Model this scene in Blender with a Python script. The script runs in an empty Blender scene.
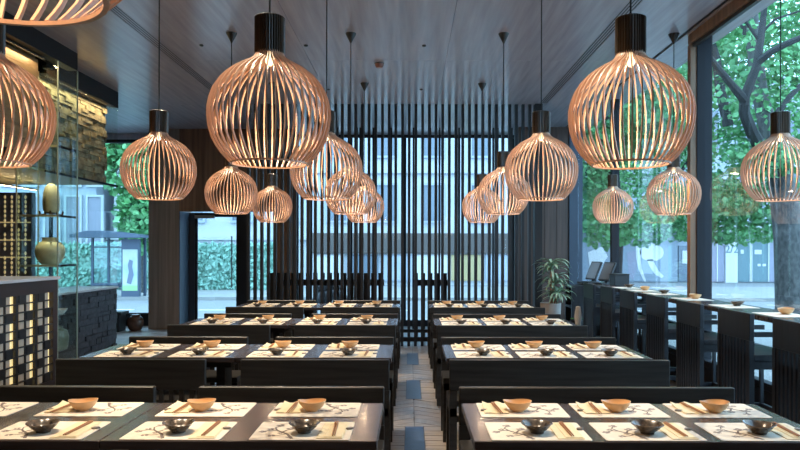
import bpy, math, random
from mathutils import Vector, Matrix

random.seed(7)
R = random.Random(11)
SC = bpy.context.scene
COL = SC.collection
PI = math.pi

# ------------------------------------------------------------------ camera
F = 690.0                       # focal length in pixels of the 800x450 frame
CAMZ = 1.48
VX, VY = 410.0, 250.3           # where lines running into the room converge
cam_d = bpy.data.cameras.new('camera')
cam_d.sensor_width = 36.0
cam_d.lens = 36.0 * F / 800.0
cam_d.shift_x = -(VX - 400.0) / 800.0
cam_d.shift_y = (VY - 225.0) / 800.0
cam_d.clip_start = 0.05
cam_d.clip_end = 300
cam = bpy.data.objects.new('camera', cam_d)
COL.objects.link(cam)
cam.location = (0, 0, CAMZ)
cam.rotation_euler = (PI / 2, -0.0022, 0)
SC.camera = cam

def px(x, y, Y):
    """point on the plane at depth Y that the pixel (x, y) looks at"""
    return ((x - VX) * Y / F, Y, CAMZ + (VY - y) * Y / F)

# ------------------------------------------------------------------ world, exposure
W = bpy.data.worlds.new('overcast_sky')
SC.world = W
W.use_nodes = True
wn = W.node_tree.nodes
bgn = wn.get('Background') or wn.new('ShaderNodeBackground')
won = wn.get('World Output') or wn.new('ShaderNodeOutputWorld')
W.node_tree.links.new(bgn.outputs[0], won.inputs[0])
bgn.inputs[0].default_value = (0.40, 0.71, 1.0, 1)
bgn.inputs[1].default_value = 5.0
vs = SC.view_settings
vs.view_transform = 'Standard'
vs.look = 'None'
vs.exposure = 0.12
vs.gamma = 1.0
vs.use_curve_mapping = False
SC.cycles.use_denoising = True
SC.cycles.max_bounces = 8
SC.cycles.diffuse_bounces = 4
SC.cycles.glossy_bounces = 4
SC.cycles.transparent_max_bounces = 24
SC.cycles.caustics_reflective = False
SC.cycles.caustics_refractive = False
SC.cycles.sample_clamp_indirect = 4.0

LAMP_W = 5.5
SPOT_W = 300.0
WARM = (1.0, 0.70, 0.45)

# ------------------------------------------------------------------ materials
M = {}
def nodes_of(name):
    m = bpy.data.materials.new(name)
    m.use_nodes = True
    nt = m.node_tree
    b = nt.nodes.get('Principled BSDF')
    return m, nt, b

def mat(name, col, rough=0.5, metal=0.0, var=0.0, scale=(6, 6, 6), bump=0.0, bscale=None, col2=None,
        wave=None, spec=0.5, emis=None, estr=0.0, coat=0.0):
    m, nt, b = nodes_of(name)
    N, L = nt.nodes, nt.links
    c = (*col, 1)
    b.inputs['Base Color'].default_value = c
    b.inputs['Roughness'].default_value = rough
    b.inputs['Metallic'].default_value = metal
    b.inputs['Specular IOR Level'].default_value = spec
    if coat: 
        b.inputs['Coat Weight'].default_value = coat
        b.inputs['Coat Roughness'].default_value = 0.12
    if emis:
        b.inputs['Emission Color'].default_value = (*emis, 1)
        b.inputs['Emission Strength'].default_value = estr
    if var > 0 or bump > 0 or col2:
        tc = N.new('ShaderNodeTexCoord')
        mp = N.new('ShaderNodeMapping')
        mp.inputs['Scale'].default_value = scale
        L.new(tc.outputs['Object'], mp.inputs['Vector'])
        if wave:
            tx = N.new('ShaderNodeTexWave')
            tx.inputs['Scale'].default_value = wave[0]
            tx.inputs['Distortion'].default_value = wave[1]
            tx.inputs['Detail'].default_value = 3
            tx.inputs['Detail Scale'].default_value = 1.5
            out = tx.outputs['Fac']
        else:
            tx = N.new('ShaderNodeTexNoise')
            tx.inputs['Scale'].default_value = 1.0
            tx.inputs['Detail'].default_value = 5
            out = tx.outputs['Fac']
        L.new(mp.outputs[0], tx.inputs['Vector'])
        if var > 0 or col2:
            ramp = N.new('ShaderNodeValToRGB')
            lo = col2 if col2 else tuple(max(0, v * (1 - var)) for v in col)
            hi = col if col2 else tuple(min(1, v * (1 + var)) for v in col)
            ramp.color_ramp.elements[0].position = 0.3
            ramp.color_ramp.elements[1].position = 0.7
            ramp.color_ramp.elements[0].color = (*lo, 1)
            ramp.color_ramp.elements[1].color = (*hi, 1)
            L.new(out, ramp.inputs[0])
            L.new(ramp.outputs[0], b.inputs['Base Color'])
        if bump > 0:
            bp = N.new('ShaderNodeBump')
            bp.inputs['Strength'].default_value = bump
            bp.inputs['Distance'].default_value = 0.01
            L.new(out, bp.inputs['Height'])
            L.new(bp.outputs[0], b.inputs['Normal'])
    M[name] = m
    return m

def glass(name, tint=(1, 1, 1), base=0.035, top=0.95):
    m = bpy.data.materials.new(name)
    m.use_nodes = True
    N, L = m.node_tree.nodes, m.node_tree.links
    N.clear()
    o = N.new('ShaderNodeOutputMaterial')
    mx = N.new('ShaderNodeMixShader')
    tr = N.new('ShaderNodeBsdfTransparent'); tr.inputs[0].default_value = (*tint, 1)
    gl = N.new('ShaderNodeBsdfGlossy'); gl.inputs['Roughness'].default_value = 0.0
    gl.inputs[0].default_value = (1, 1, 1, 1)
    lw = N.new('ShaderNodeLayerWeight'); lw.inputs[0].default_value = 0.5
    p = N.new('ShaderNodeMath'); p.operation = 'POWER'; p.inputs[1].default_value = 5.0
    k = N.new('ShaderNodeMath'); k.operation = 'MULTIPLY_ADD'
    k.inputs[1].default_value = top; k.inputs[2].default_value = base
    L.new(lw.outputs['Facing'], p.inputs[0]); L.new(p.outputs[0], k.inputs[0])
    L.new(k.outputs[0], mx.inputs[0]); L.new(tr.outputs[0], mx.inputs[1]); L.new(gl.outputs[0], mx.inputs[2])
    L.new(mx.outputs[0], o.inputs[0])
    M[name] = m
    return m

mat('black_wood', (0.017, 0.0165, 0.017), 0.42, var=0.5, scale=(2, 30, 30))
mat('bench_wood', (0.028, 0.026, 0.023), 0.38, var=0.45, scale=(2, 40, 40))
mat('chair_wood', (0.015, 0.017, 0.023), 0.36, var=0.35, scale=(30, 30, 2))
mat('table_wood', (0.062, 0.048, 0.046), 0.27, var=0.35, scale=(1.5, 26, 26), bump=0.04, coat=0.25)
mat('screen_wood', (0.018, 0.019, 0.022), 0.5, var=0.3, scale=(20, 20, 1))
mat('ceiling_wood', (0.52, 0.495, 0.55), 0.22, scale=(16, 0.9, 1), col2=(0.39, 0.37, 0.415))
mat('wall_wood', (0.26, 0.135, 0.08), 0.5, var=0.35, scale=(18, 18, 0.8))
mat('column_wood', (0.30, 0.225, 0.175), 0.5, var=0.3, scale=(22, 22, 0.7))
mat('trim_wood', (0.30, 0.165, 0.085), 0.45, var=0.3, scale=(20, 20, 1))
mat('birch', (0.76, 0.49, 0.34), 0.42, var=0.10, scale=(40, 40, 5))
mat('neck_birch_shaded', (0.085, 0.060, 0.040), 0.35, var=0.3, scale=(30, 30, 3))  # same birch as the slats; shade above the bulb painted in as dark brown
mat('cord_black', (0.01, 0.01, 0.01), 0.6)
mat('canopy_dark', (0.04, 0.038, 0.034), 0.4)
mat('bulb', (1, 0.9, 0.7), 0.3, emis=(1.0, 0.72, 0.42), estr=2.5)
mat('mat_paper', (0.80, 0.72, 0.60), 0.75, var=0.04, scale=(30, 30, 30))
mat('print_ink', (0.16, 0.13, 0.12), 0.8)
mat('print_ink_pale', (0.30, 0.25, 0.23), 0.8)
mat('napkin', (0.80, 0.69, 0.46), 0.8, var=0.05, scale=(60, 60, 60), bump=0.1)
mat('stick_wood', (0.34, 0.15, 0.06), 0.5)
mat('bowl_wood', (0.72, 0.42, 0.20), 0.35, var=0.22, scale=(9, 9, 30))
mat('bowl_dark', (0.018, 0.015, 0.014), 0.22, scale=(38, 38, 38), col2=(0.20, 0.15, 0.11))
mat('rest_stone', (0.22, 0.19, 0.17), 0.4)
mat('plank', (0.36, 0.31, 0.275), 0.35, var=0.25, scale=(3, 18, 3))
mat('plank_grey', (0.31, 0.285, 0.27), 0.33, var=0.25, scale=(18, 3, 3))
mat('inlay_blue', (0.06, 0.085, 0.16), 0.3, var=0.12, scale=(14, 14, 14))
mat('floor_base', (0.13, 0.12, 0.115), 0.4, var=0.2, scale=(8, 8, 8))
mat('dark_metal', (0.018, 0.020, 0.026), 0.6, 0.0, spec=0.25)
mat('frame_blue', (0.045, 0.062, 0.09), 0.38, 0.2)
mat('black', (0.008, 0.008, 0.009), 0.55)
mat('steel', (0.5, 0.5, 0.5), 0.3, 1.0)
mat('dark_stone', (0.045, 0.047, 0.055), 0.6, var=0.6, scale=(14, 14, 14), bump=0.6)
mat('gold_stone', (0.30, 0.24, 0.155), 0.75, var=0.5, scale=(9, 9, 9), bump=0.8)
mat('stone_top', (0.55, 0.56, 0.58), 0.3)
mat('brass_panel', (0.36, 0.235, 0.12), 0.35, 0.4, var=0.2, scale=(2, 2, 20))
mat('soffit_cream', (0.60, 0.50, 0.26), 0.5)
mat('lattice_black', (0.014, 0.013, 0.014), 0.45)
mat('lattice_frame', (0.030, 0.019, 0.020), 0.4, var=0.3, scale=(20, 2, 2))
mat('lattice_cream_glow', (0.36, 0.31, 0.25), 0.6, emis=(1.0, 0.8, 0.55), estr=0.06)  # weak emission stands in for backlight shining through the cream cells
mat('backlight', (1, 0.85, 0.5), 0.6, emis=(1.0, 0.74, 0.30), estr=0.8)
mat('pottery_cream', (0.66, 0.58, 0.36), 0.5, var=0.12, scale=(14, 14, 14))
mat('pottery_white', (0.70, 0.68, 0.62), 0.4)
mat('pottery_green', (0.20, 0.23, 0.18), 0.35, var=0.2, scale=(12, 12, 12))
mat('urn_brown', (0.10, 0.045, 0.028), 0.22, var=0.4, scale=(10, 10, 14))
mat('bottle_dots_glow', (0.60, 0.50, 0.28), 0.4, emis=(1.0, 0.78, 0.35), estr=0.35)  # lit look of bottles and rails painted in as a weak glow
mat('leaf_dracaena', (0.16, 0.30, 0.18), 0.4, col2=(0.42, 0.55, 0.40), scale=(30, 30, 4))
mat('leaf_bright', (0.08, 0.33, 0.04), 0.45)
mat('leaf_tree', (0.06, 0.25, 0.09), 0.5, col2=(0.25, 0.58, 0.24), scale=(1.3, 1.3, 1.3))
mat('leaf_hedge_hazy', (0.22, 0.45, 0.36), 0.6, col2=(0.36, 0.60, 0.50), scale=(2, 2, 2))  # haze over the street painted into the leaves as a paler tone
mat('bark', (0.035, 0.038, 0.04), 0.8, col2=(0.13, 0.135, 0.13), scale=(16, 16, 9), bump=0.5)
mat('bark_dark', (0.025, 0.027, 0.028), 0.8, var=0.4, scale=(9, 9, 3), bump=0.4)
mat('pavement', (0.29, 0.29, 0.28), 0.7, var=0.08, scale=(2, 2, 2))
mat('road', (0.23, 0.235, 0.24), 0.75, var=0.06, scale=(3, 3, 3))
mat('road_mark', (0.75, 0.77, 0.8), 0.6)
mat('facade_white', (0.50, 0.52, 0.56), 0.7, var=0.05, scale=(1, 1, 1))
mat('facade_grey', (0.40, 0.44, 0.52), 0.7, var=0.08, scale=(1, 1, 1))
mat('facade_violet', (0.30, 0.30, 0.38), 0.6)
mat('facade_violet_dark', (0.10, 0.095, 0.13), 0.5)
mat('facade_teal', (0.15, 0.24, 0.27), 0.5)
mat('window_dark', (0.17, 0.21, 0.26), 0.12)
mat('window_warm', (0.48, 0.38, 0.2), 0.3)
mat('panel_white', (0.66, 0.66, 0.66), 0.5)
mat('mural_blue', (0.26, 0.31, 0.37), 0.6)
mat('shelter_metal', (0.07, 0.10, 0.15), 0.4, 0.3)
mat('poster', (0.62, 0.66, 0.55), 0.5, col2=(0.34, 0.48, 0.50), scale=(2.2, 2.2, 1.6))
mat('poster_dark', (0.16, 0.2, 0.28), 0.5)
mat('poster_green', (0.35, 0.62, 0.28), 0.5)
mat('screen_face', (0.13, 0.155, 0.19), 0.2)
mat('plastic_black', (0.015, 0.016, 0.018), 0.35)
mat('pot_pale', (0.50, 0.47, 0.44), 0.55, var=0.08, scale=(8, 8, 8))
mat('wall_plain', (0.11, 0.10, 0.095), 0.7)
mat('smoke_red', (0.30, 0.13, 0.09), 0.4)
mat('bike_dark', (0.03, 0.03, 0.035), 0.5)
mat('shelf_glass', (0.42, 0.50, 0.40), 0.15)
glass('pane_glass', base=0.05)
glass('case_glass', (0.93, 0.97, 0.95), 0.03, 0.6)
glass('shelter_glass', (0.80, 0.90, 0.95), 0.06, 0.9)

# ------------------------------------------------------------------ mesh helpers
class MB:
    def __init__(s):
        s.v, s.f = [], []
    def add(s, vs, fs):
        o = len(s.v)
        s.v += [tuple(p) for p in vs]
        s.f += [tuple(i + o for i in f) for f in fs]
        return s
    def box(s, x0, x1, y0, y1, z0, z1):
        vs = [(x, y, z) for x in (x0, x1) for y in (y0, y1) for z in (z0, z1)]
        return s.add(vs, [(0, 1, 3, 2), (4, 6, 7, 5), (0, 4, 5, 1), (2, 3, 7, 6), (0, 2, 6, 4), (1, 5, 7, 3)])
    def bev(s, x0, x1, y0, y1, z0, z1, b):
        """box with chamfered vertical edges and top"""
        def ring(i, z):
            a, c, d, e = x0 + i, x1 - i, y0 + i, y1 - i
            k = b
            return [(a + k, d, z), (c - k, d, z), (c, d + k, z), (c, e - k, z), (c - k, e, z), (a + k, e, z), (a, e - k, z), (a, d + k, z)]
        rs = [ring(b, z0), ring(0, z0 + b), ring(0, z1 - b), ring(b, z1)]
        vs = sum(rs, [])
        fs = [tuple(range(7, -1, -1)), tuple(range(24, 32))]
        for r in range(3):
            for i in range(8):
                j = (i + 1) % 8
                fs.append((r * 8 + i, r * 8 + j, r * 8 + 8 + j, r * 8 + 8 + i))
        return s.add(vs, fs)
    def lathe(s, prof, n=20, cx=0, cy=0, cz=0, close=True, mod=None):
        vs, fs = [], []
        for (r, z) in prof:
            for i in range(n):
                a = 2 * PI * i / n
                rr, zz = (mod(a, r, z) if mod else (r, z))
                vs.append((cx + rr * math.cos(a), cy + rr * math.sin(a), cz + zz))
        for k in range(len(prof) - 1):
            for i in range(n):
                j = (i + 1) % n
                fs.append((k * n + i, k * n + j, k * n + n + j, k * n + n + i))
        if close:
            if prof[0][0] > 1e-4: fs.append(tuple(range(n - 1, -1, -1)))
            if prof[-1][0] > 1e-4: fs.append(tuple((len(prof) - 1) * n + i for i in range(n)))
        return s.add(vs, fs)
    def tube(s, pts, rad, n=8, flat=1.0):
        P = [Vector(p) for p in pts]
        if not hasattr(rad, '__len__'): rad = [rad] * len(P)
        vs, fs = [], []
        up = Vector((0, 0, 1))
        for k, p in enumerate(P):
            d = (P[min(k + 1, len(P) - 1)] - P[max(k - 1, 0)])
            d = d.normalized() if d.length > 1e-9 else Vector((0, 0, 1))
            ref = up if abs(d.dot(up)) < 0.95 else Vector((0, 1, 0))
            u = d.cross(ref).normalized(); w = u.cross(d).normalized()
            for i in range(n):
                a = 2 * PI * i / n
                vs.append(p + (u * math.cos(a) + w * math.sin(a) * flat) * rad[k])
        for k in range(len(P) - 1):
            for i in range(n):
                j = (i + 1) % n
                fs.append((k * n + i, k * n + j, k * n + n + j, k * n + n + i))
        fs.append(tuple(range(n - 1, -1, -1)))
        fs.append(tuple((len(P) - 1) * n + i for i in range(n)))
        return s.add(vs, fs)
    def prism(s, poly, ax, a0, a1):
        """extrude a 2D polygon along axis ax ('x','y','z') from a0 to a1"""
        def P(u, v, t):
            return {'x': (t, u, v), 'y': (u, t, v), 'z': (u, v, t)}[ax]
        n = len(poly)
        vs = [P(u, v, a0) for u, v in poly] + [P(u, v, a1) for u, v in poly]
        fs = [tuple(range(n - 1, -1, -1)), tuple(range(n, 2 * n))]
        for i in range(n):
            j = (i + 1) % n
            fs.append((i, j, n + j, n + i))
        return s.add(vs, fs)
    def mesh(s, name, m, smooth=False):
        me = bpy.data.meshes.new(name)
        me.from_pydata(s.v, [], s.f)
        if m: me.materials.append(M[m])
        me.update()
        import bmesh
        bm = bmesh.new(); bm.from_mesh(me)
        bmesh.ops.recalc_face_normals(bm, faces=bm.faces)
        bm.to_mesh(me); bm.free()
        if smooth:
            me.polygons.foreach_set('use_smooth', [True] * len(me.polygons))
            try: me.set_sharp_from_angle(angle=math.radians(42))
            except Exception: pass
        return me
    def build(s, name, m, parent=None, smooth=False, loc=None):
        return link(name, s.mesh(name, m, smooth), parent, loc)

def link(name, data, parent=None, loc=None, rz=0.0):
    o = bpy.data.objects.new(name, data)
    COL.objects.link(o)
    if parent: o.parent = parent
    if loc: o.location = loc
    if rz: o.rotation_euler = (0, 0, rz)
    return o

def tag(o, label=None, cat=None, group=None, kind=None):
    if label: o['label'] = label
    if cat: o['category'] = cat
    if group: o['group'] = group
    if kind: o['kind'] = kind
    return o

def thing(name, label, cat, loc=(0, 0, 0), rz=0.0, group=None):
    o = bpy.data.objects.new(name, None)
    o.empty_display_size = 0.1
    COL.objects.link(o)
    o.location = loc
    o.rotation_euler = (0, 0, rz)
    return tag(o, label, cat, group)

KIDS = {}
def copy_tree(o, parent=None):
    c = o.copy()
    COL.objects.link(c)
    if parent: c.parent = parent
    for ch in list(o.children):
        copy_tree(ch, c)
    return c

def struct(o): 
    o['kind'] = 'structure'
    return o

def Bx(name, m, x0, x1, y0, y1, z0, z1, parent=None):
    """a box whose origin is its own base centre"""
    cx, cy = (x0 + x1) / 2, (y0 + y1) / 2
    mb = MB().box(x0 - cx, x1 - cx, y0 - cy, y1 - cy, 0, z1 - z0)
    o = mb.build(name, m, parent)
    o.location = (cx, cy, z0)
    return o

def sBx(*a, **k): return struct(Bx(*a, **k))

# ------------------------------------------------------------------ numbers of the room
CEIL = 3.735
XG = 3.06            # glass wall on the window side
YB = 12.85           # back wall, room side
YD = 13.45           # glass of the street front
GZ = -0.35           # street level
TABY = [3.005 + 2.068 * k for k in range(4)]
TH = 0.74

# ------------------------------------------------------------------ floor
floor = struct(MB().box(-9, 3.2, -2, 13.6, -0.12, -0.012).build('floor', 'floor_base'))
# planks of the aisle: slate strips flanked by cross boards, between them a field of diagonal boards
ax0, ax1 = -0.24, 0.36
for k in range(-1, 6):
    yc = 3.08 + 2.07 * k + 0.15
    if yc > 11.5 or yc < 1.5: continue
    Bx('slate_inlay', 'inlay_blue', -0.035, 0.115, yc - 0.5, yc + 0.5, -0.012, 0.0, floor)
    for i in range(7):
        y0 = yc - 0.5 + i / 7.0
        for xa, xb in ((ax0 - 0.25, -0.040), (0.120, ax1 + 0.25)):
            Bx('floor_board', 'plank', xa, xb, y0 + 0.004, y0 + 1 / 7.0 - 0.004, -0.012, -R.uniform(0.0, 0.002), floor)
    # diagonal boards to the next strip
    y0, y1 = yc + 0.504, yc + 2.07 - 0.504
    wd = 0.15
    xm = 0.04
    n = 0
    yy = y0 - 0.6
    while yy < y1 + 0.6:
        for sgn in (-1, 1):
            xa, xb = (xm + sgn * 0.003, xm + sgn * 0.62)
            sl = 0.62
            poly = [(xa, yy), (xb, yy - sl * abs(xb - xa)), (xb, yy - sl * abs(xb - xa) + wd - 0.008), (xa, yy + wd - 0.008)]
            def clip(poly, lim, keep_above):
                out = []
                for i in range(len(poly)):
                    p, q = poly[i], poly[(i + 1) % len(poly)]
                    ip = (p[1] >= lim) == keep_above or p[1] == lim
                    iq = (q[1] >= lim) == keep_above or q[1] == lim
                    if ip: out.append(p)
                    if ip != iq:
                        t = (lim - p[1]) / (q[1] - p[1])
                        out.append((p[0] + t * (q[0] - p[0]), lim))
                return out
            pl = clip(poly, y0, True)
            if len(pl) > 2: pl = clip(pl, y1, False)
            if len(pl) > 2:
                cx = sum(p[0] for p in pl) / len(pl); cy = sum(p[1] for p in pl) / len(pl)
                o = MB().prism([(p[0] - cx, p[1] - cy) for p in pl], 'z', 0, 0.012 - R.uniform(0, 0.002)).build('floor_board', R.choice(['plank', 'plank_grey']), floor)
                o.location = (cx, cy, -0.012)
        yy += wd
# wide boards in the rest of the room
for i in range(14):
    y0 = -1.0 + i * 1.04
    for xa, xb in ((-8.9, -6.0), (-6.0, -3.4), (-3.4, -0.5), (0.62, 3.0)):
        Bx('floor_slab', 'plank_grey' if (i % 2) else 'plank', xa + .004, xb - .004, y0 + .004, y0 + 1.036, -0.012, -0.0015, floor)

# ------------------------------------------------------------------ ceiling
ceiling = struct(MB().box(-9, 3.3, -2, 13.6, CEIL + 0.012, CEIL + 0.2).build('ceiling', 'black'))
xs = [-9.0, -6.6, -4.7, -2.86]
def cpanel(xa, xb, ya, yb):
    Bx('ceiling_panel', 'ceiling_wood', xa + .002, xb - .002, ya + .002, yb - .002, CEIL, CEIL + 0.012, ceiling)
ys = [-2.0, 0.6, 3.1, 5.65, 8.2, 10.75, 13.6]
for ya, yb in zip(ys[:-1], ys[1:]):
    for xa, xb in ((-9, -6.6), (-6.6, -4.7), (-4.7, -2.835), (-2.715, -1.2), (-1.2, 0.42), (0.42, 1.975), (2.095, 2.83), (2.87, 3.3)):
        cpanel(xa, xb, ya, yb)
for xa, xb, ye in ((-2.835, -2.715, 9.9), (1.975, 2.095, 10.6)):
    sBx('trim_1' if xa < 0 else 'trim_2', 'ceiling_wood', xa, xb, ye, 13.6, CEIL, CEIL + 0.012)
    t = thing('linear_air_diffuser', 'long slotted air diffuser in ceiling on the %s side' % ('showcase' if xa < 0 else 'window'),
              'air diffuser', ((xa + xb) / 2, 4.5, CEIL), group='linear ceiling diffusers')
    w = xb - xa
    for i in range(5):
        xx = -w / 2 + i * w / 4
        a, b = max(-w / 2, xx - 0.0075), min(w / 2, xx + 0.0075)
        MB().box(a, b, -6.4, ye - 4.5, 0, 0.003).build('diffuser_blade', 'ceiling_wood', t)

# ------------------------------------------------------------------ side walls
sBx('wall_left', 'wall_plain', -9.2, -9.0, -2, 13.6, 0, CEIL)
sBx('wall_back', 'wall_plain', -9.2, 3.3, -2.2, -2.0, 0, CEIL)
sBx('wall_right', 'wall_plain', 3.0, 3.3, -2.0, 2.0, 0, CEIL)
# low sill under the window wall
sBx('trim_3', 'dark_metal', 3.0, 3.14, 2.0, 12.6, 0, 0.30)
# panes of the window wall
def pane(name, x0, x1, y0, y1, z0, z1):
    return sBx(name, 'pane_glass', x0, x1, y0, y1, z0, z1)
mull = [2.0, 4.0, 7.22, 10.3, 12.6]
for i, (ya, yb) in enumerate(zip(mull[:-1], mull[1:])):
    w = struct(thing('window_%d' % (i + 1), None, None)) 
    Bx('pane', 'pane_glass', XG - .004, XG + .004, ya + .045, yb - .045, 0.30, CEIL + .01, w)
    Bx('bottom_rail', 'dark_metal', 3.02, 3.10, ya + .04, yb - .04, 0.30, 0.36, w)
    Bx('middle_rail', 'dark_metal', 3.03, 3.09, ya + .04, yb - .04, 0.62, 0.66, w)
    if i == 1 or i == 0:
        Bx('blind_cassette', 'trim_wood', 2.905, 2.985, ya + 0.04 if i else ya, yb - (0.0 if i else 0), 3.635, CEIL, w)
        Bx('blind_bar', 'canopy_dark', 2.93, 2.97, ya + .05, yb - .05, 3.60, 3.635, w)
for j, yv in enumerate(mull[1:-1]):
    big = abs(yv - 7.22) < .1
    o = sBx('trim_%d' % (4 + j), 'dark_metal', 2.985 if big else 3.0, 3.14 if big else 3.11, yv - .045, yv + .045, 0.0 if not big else 0.0, CEIL)
    if big:
        sBx('trim_7', 'trim_wood', 2.92, 2.985, yv - .03, yv + .05, 0, 3.635)
# corner post
sBx('trim_8', 'frame_blue', 2.90, 3.14, 12.56, 12.85, 0, CEIL)

# ------------------------------------------------------------------ street front at the end of the room
wall_end = struct(Bx('wall_front', 'wall_wood', -4.30, -2.2, YB, YB + 0.2, 2.20, CEIL))
# veneer boards on the wall over the door
sBx('wall_pier', 'wall_wood', -2.55, -2.2, YB, YB + .2, 0, 2.2)
c = sBx('wall_column', 'column_wood', -4.87, -4.30, YB, YD + .1, 0, CEIL)
Bx('veneer', 'frame_blue', -4.30, -4.29, YB + .005, YD, 0, 2.2, None)['kind'] = 'structure'
bpy.data.objects['veneer'].name = 'trim_9'
mat('end_wood', (0.105, 0.058, 0.042), 0.5, var=0.3, scale=(20, 20, 0.8))
w = struct(Bx('wall_end_panel', 'end_wood', 1.98, 2.90, YB - .25, YB + .2, 0, CEIL))
for i in range(4):
    Bx('board', 'end_wood', 2.02 + i * .22, 2.225 + i * .22, -100, -99.99, 0, CEIL, None)
for o in [o for o in COL.objects if o.name.startswith('board')]:
    o.location.y = YB - .256
    o.scale.y = 1.0
    o.parent = w
    o.location = (o.location.x - w.location.x, YB - .256 - w.location.y, 0)
# door
d = struct(thing('door_1', None, None, (-3.74, YD, 0)))
MB().box(-.55, -.44, -.05, .05, 0, 2.2).build('door_jamb', 'frame_blue', d)
MB().box(.40, .60, -.05, .05, 0, 2.2).build('door_jamb', 'dark_metal', d)
MB().box(-.44, .40, -.05, .05, 2.12, 2.2).build('door_head', 'dark_metal', d)
leaf = MB().box(-.40, .36, -.004, .004, .05, 2.1).build('door_pane', 'pane_glass', d)
MB().box(-.44, -.40, -.025, .025, .0, 2.12).build('stile', 'dark_metal', d)
MB().box(.36, .40, -.025, .025, .0, 2.12).build('stile', 'dark_metal', d)
MB().tube([(.28, -.06, .75), (.28, -.06, 1.75)], .013).build('pull_handle', 'steel', d, True)
MB().box(-.43, -.05, -.10, -.03, 2.09, 2.15).build('door_closer', 'steel', d)
# fixed light beside the door
wv = struct(thing('window_5', None, None, (-2.8, YD, 0)))
MB().box(-.34, .30, -.004, .004, .0, 2.2).build('pane', 'pane_glass', wv)
MB().box(.26, .32, -.04, .04, 0, 2.2).build('stile', 'dark_metal', wv)
# glazed street front behind the screen
ws = struct(thing('window_6', None, None, (0, YD, 0)))
xsF = [-2.2, -1.15, -0.1, 0.95, 2.0]
for xa, xb in zip(xsF[:-1], xsF[1:]):
    MB().box(xa + .02, xb - .02, -.004, .004, .1, CEIL - .06).build('pane', 'pane_glass', ws)
for xa in xsF:
    MB().box(xa - .025, xa + .025, -.04, .04, 0, CEIL - .01).build('stile', 'dark_metal', ws)
MB().box(-2.2, 2.0, -.05, .05, CEIL - .06, CEIL - .01).build('transom', 'dark_metal', ws)
MB().box(-2.2, 2.0, -.05, .05, 0, .12).build('bottom_rail', 'dark_metal', ws)
# window left of the wood column
wl = struct(thing('window_7', None, None, (0, YD, 0)))
for xa, xb in ((-9.0, -7.0), (-7.0, -4.87)):
    MB().box(xa + .02, xb - .02, -.004, .004, .25, 3.58).build('pane', 'pane_glass', wl)
    MB().box(xa - .02, xa + .02, -.04, .04, .2, 3.6).build('stile', 'dark_metal', wl)
MB().box(-9, -4.87, -.05, .05, 0.0, .25).build('bottom_rail', 'dark_metal', wl)
MB().box(-9, -4.87, -.05, .05, 3.56, 3.62).build('transom', 'dark_metal', wl)
sBx('trim_11', 'ceiling_wood', -9, -4.87, YD - .04, YD + .1, 3.62, CEIL)

# ------------------------------------------------------------------ slat screens
def slats(root, xsl, w, d, z0, z1, m='screen_wood'):
    me = MB().box(-w / 2, w / 2, -d / 2, d / 2, z0, z1).mesh('slat', m)
    for x in xsl:
        o = link('slat', me, root, (x, 0, 0))
YS = 10.68
t = thing('slat_screen', 'floor-to-ceiling screen of evenly spaced black slats at the end of the aisle', 'screen', (0, YS, 0))
xs = [-2.5 + i * 0.1035 for i in range(43)]
slats(t, xs, .042, .075, 0, CEIL)
MB().box(-2.53, 1.9, .05, .09, 0.20, 0.25).build('rail', 'screen_wood', t)
MB().box(-2.53, 1.9, .05, .09, 0.06, 0.13).build('rail', 'screen_wood', t)
MB().box(1.92, 2.03, -.09, .09, 0, CEIL).build('end_post', 'black', t)
t = thing('slat_screen', 'irregular black slat screen against the glazed street front', 'screen', (0, 12.72, 0))
xx = -2.15; x2 = []
pat = [.26, .07, .31, .17, .36, .06, .24, .33, .08]
i = 0
while xx < 1.95:
    x2.append(xx); xx += pat[i % len(pat)]; i += 1
slats(t, x2, .034, .06, 0, CEIL)
MB().box(-2.18, 1.97, .035, .07, 3.56, 3.585).build('rail', 'screen_wood', t)
t = thing('low_slat_partition', 'low partition of broad black boards behind the tall screen, toward the door', 'partition', (0, 11.25, 0))
slats(t, [-2.25 + i * .118 for i in range(16)], .068, .05, 0, 1.11, 'black')
MB().box(-2.3, -.42, .03, .06, .9, 1.0).build('rail', 'black', t)
t = thing('low_slat_partition', 'low partition of broad black boards behind the tall screen, at the aisle', 'partition', (0, 11.25, 0))
slats(t, [.10 + i * .118 for i in range(5)], .062, .05, 0, 1.11, 'black')
MB().box(.06, .62, .03, .06, .9, 1.0).build('rail', 'black', t)

# ------------------------------------------------------------------ pendant lamps
NS = 42
prof = [(.168, 0.0), (.189, .020), (.211, .044), (.234, .077), (.252, .113), (.265, .16), (.2705, .205), (.2695, .243), (.262, .282),
        (.246, .325), (.219, .366), (.190, .396), (.158, .420), (.124, .440), (.093, .456), (.074, .470), (.065, .484), (.062, .500)]
def slat_mesh():
    vs, fs = [], []
    n = len(prof)
    for k, (r, z) in enumerate(prof):
        a = prof[max(k - 1, 0)]; b = prof[min(k + 1, n - 1)]
        tr, tz = b[0] - a[0], b[1] - a[1]
        l = math.hypot(tr, tz); nr, nz = tz / l, -tr / l
        h = .0050; w = .0029
        for dy, s in ((-w, 1), (w, 1), (w, -1), (-w, -1)):
            vs.append((r + nr * h * s - .0065 * nr, dy, z + nz * h * s - .0065 * nz))
    for k in range(n - 1):
        for i in range(4):
            j = (i + 1) % 4
            fs.append((k * 4 + i, k * 4 + j, k * 4 + 4 + j, k * 4 + 4 + i))
    fs += [(3, 2, 1, 0), tuple((n - 1) * 4 + i for i in range(4))]
    return MB().add(vs, fs).mesh('slat', 'birch', True)
slat_me = slat_mesh()
def ringmesh(r, z, rr, h, name, m):
    return MB().lathe([(r, z), (r, z + h), (r - rr, z + h), (r - rr, z), (r, z)], 48, close=False).mesh(name, m, True)
ring_me = ringmesh(.169, .0, .009, .007, 'bottom_ring', 'birch')
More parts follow.
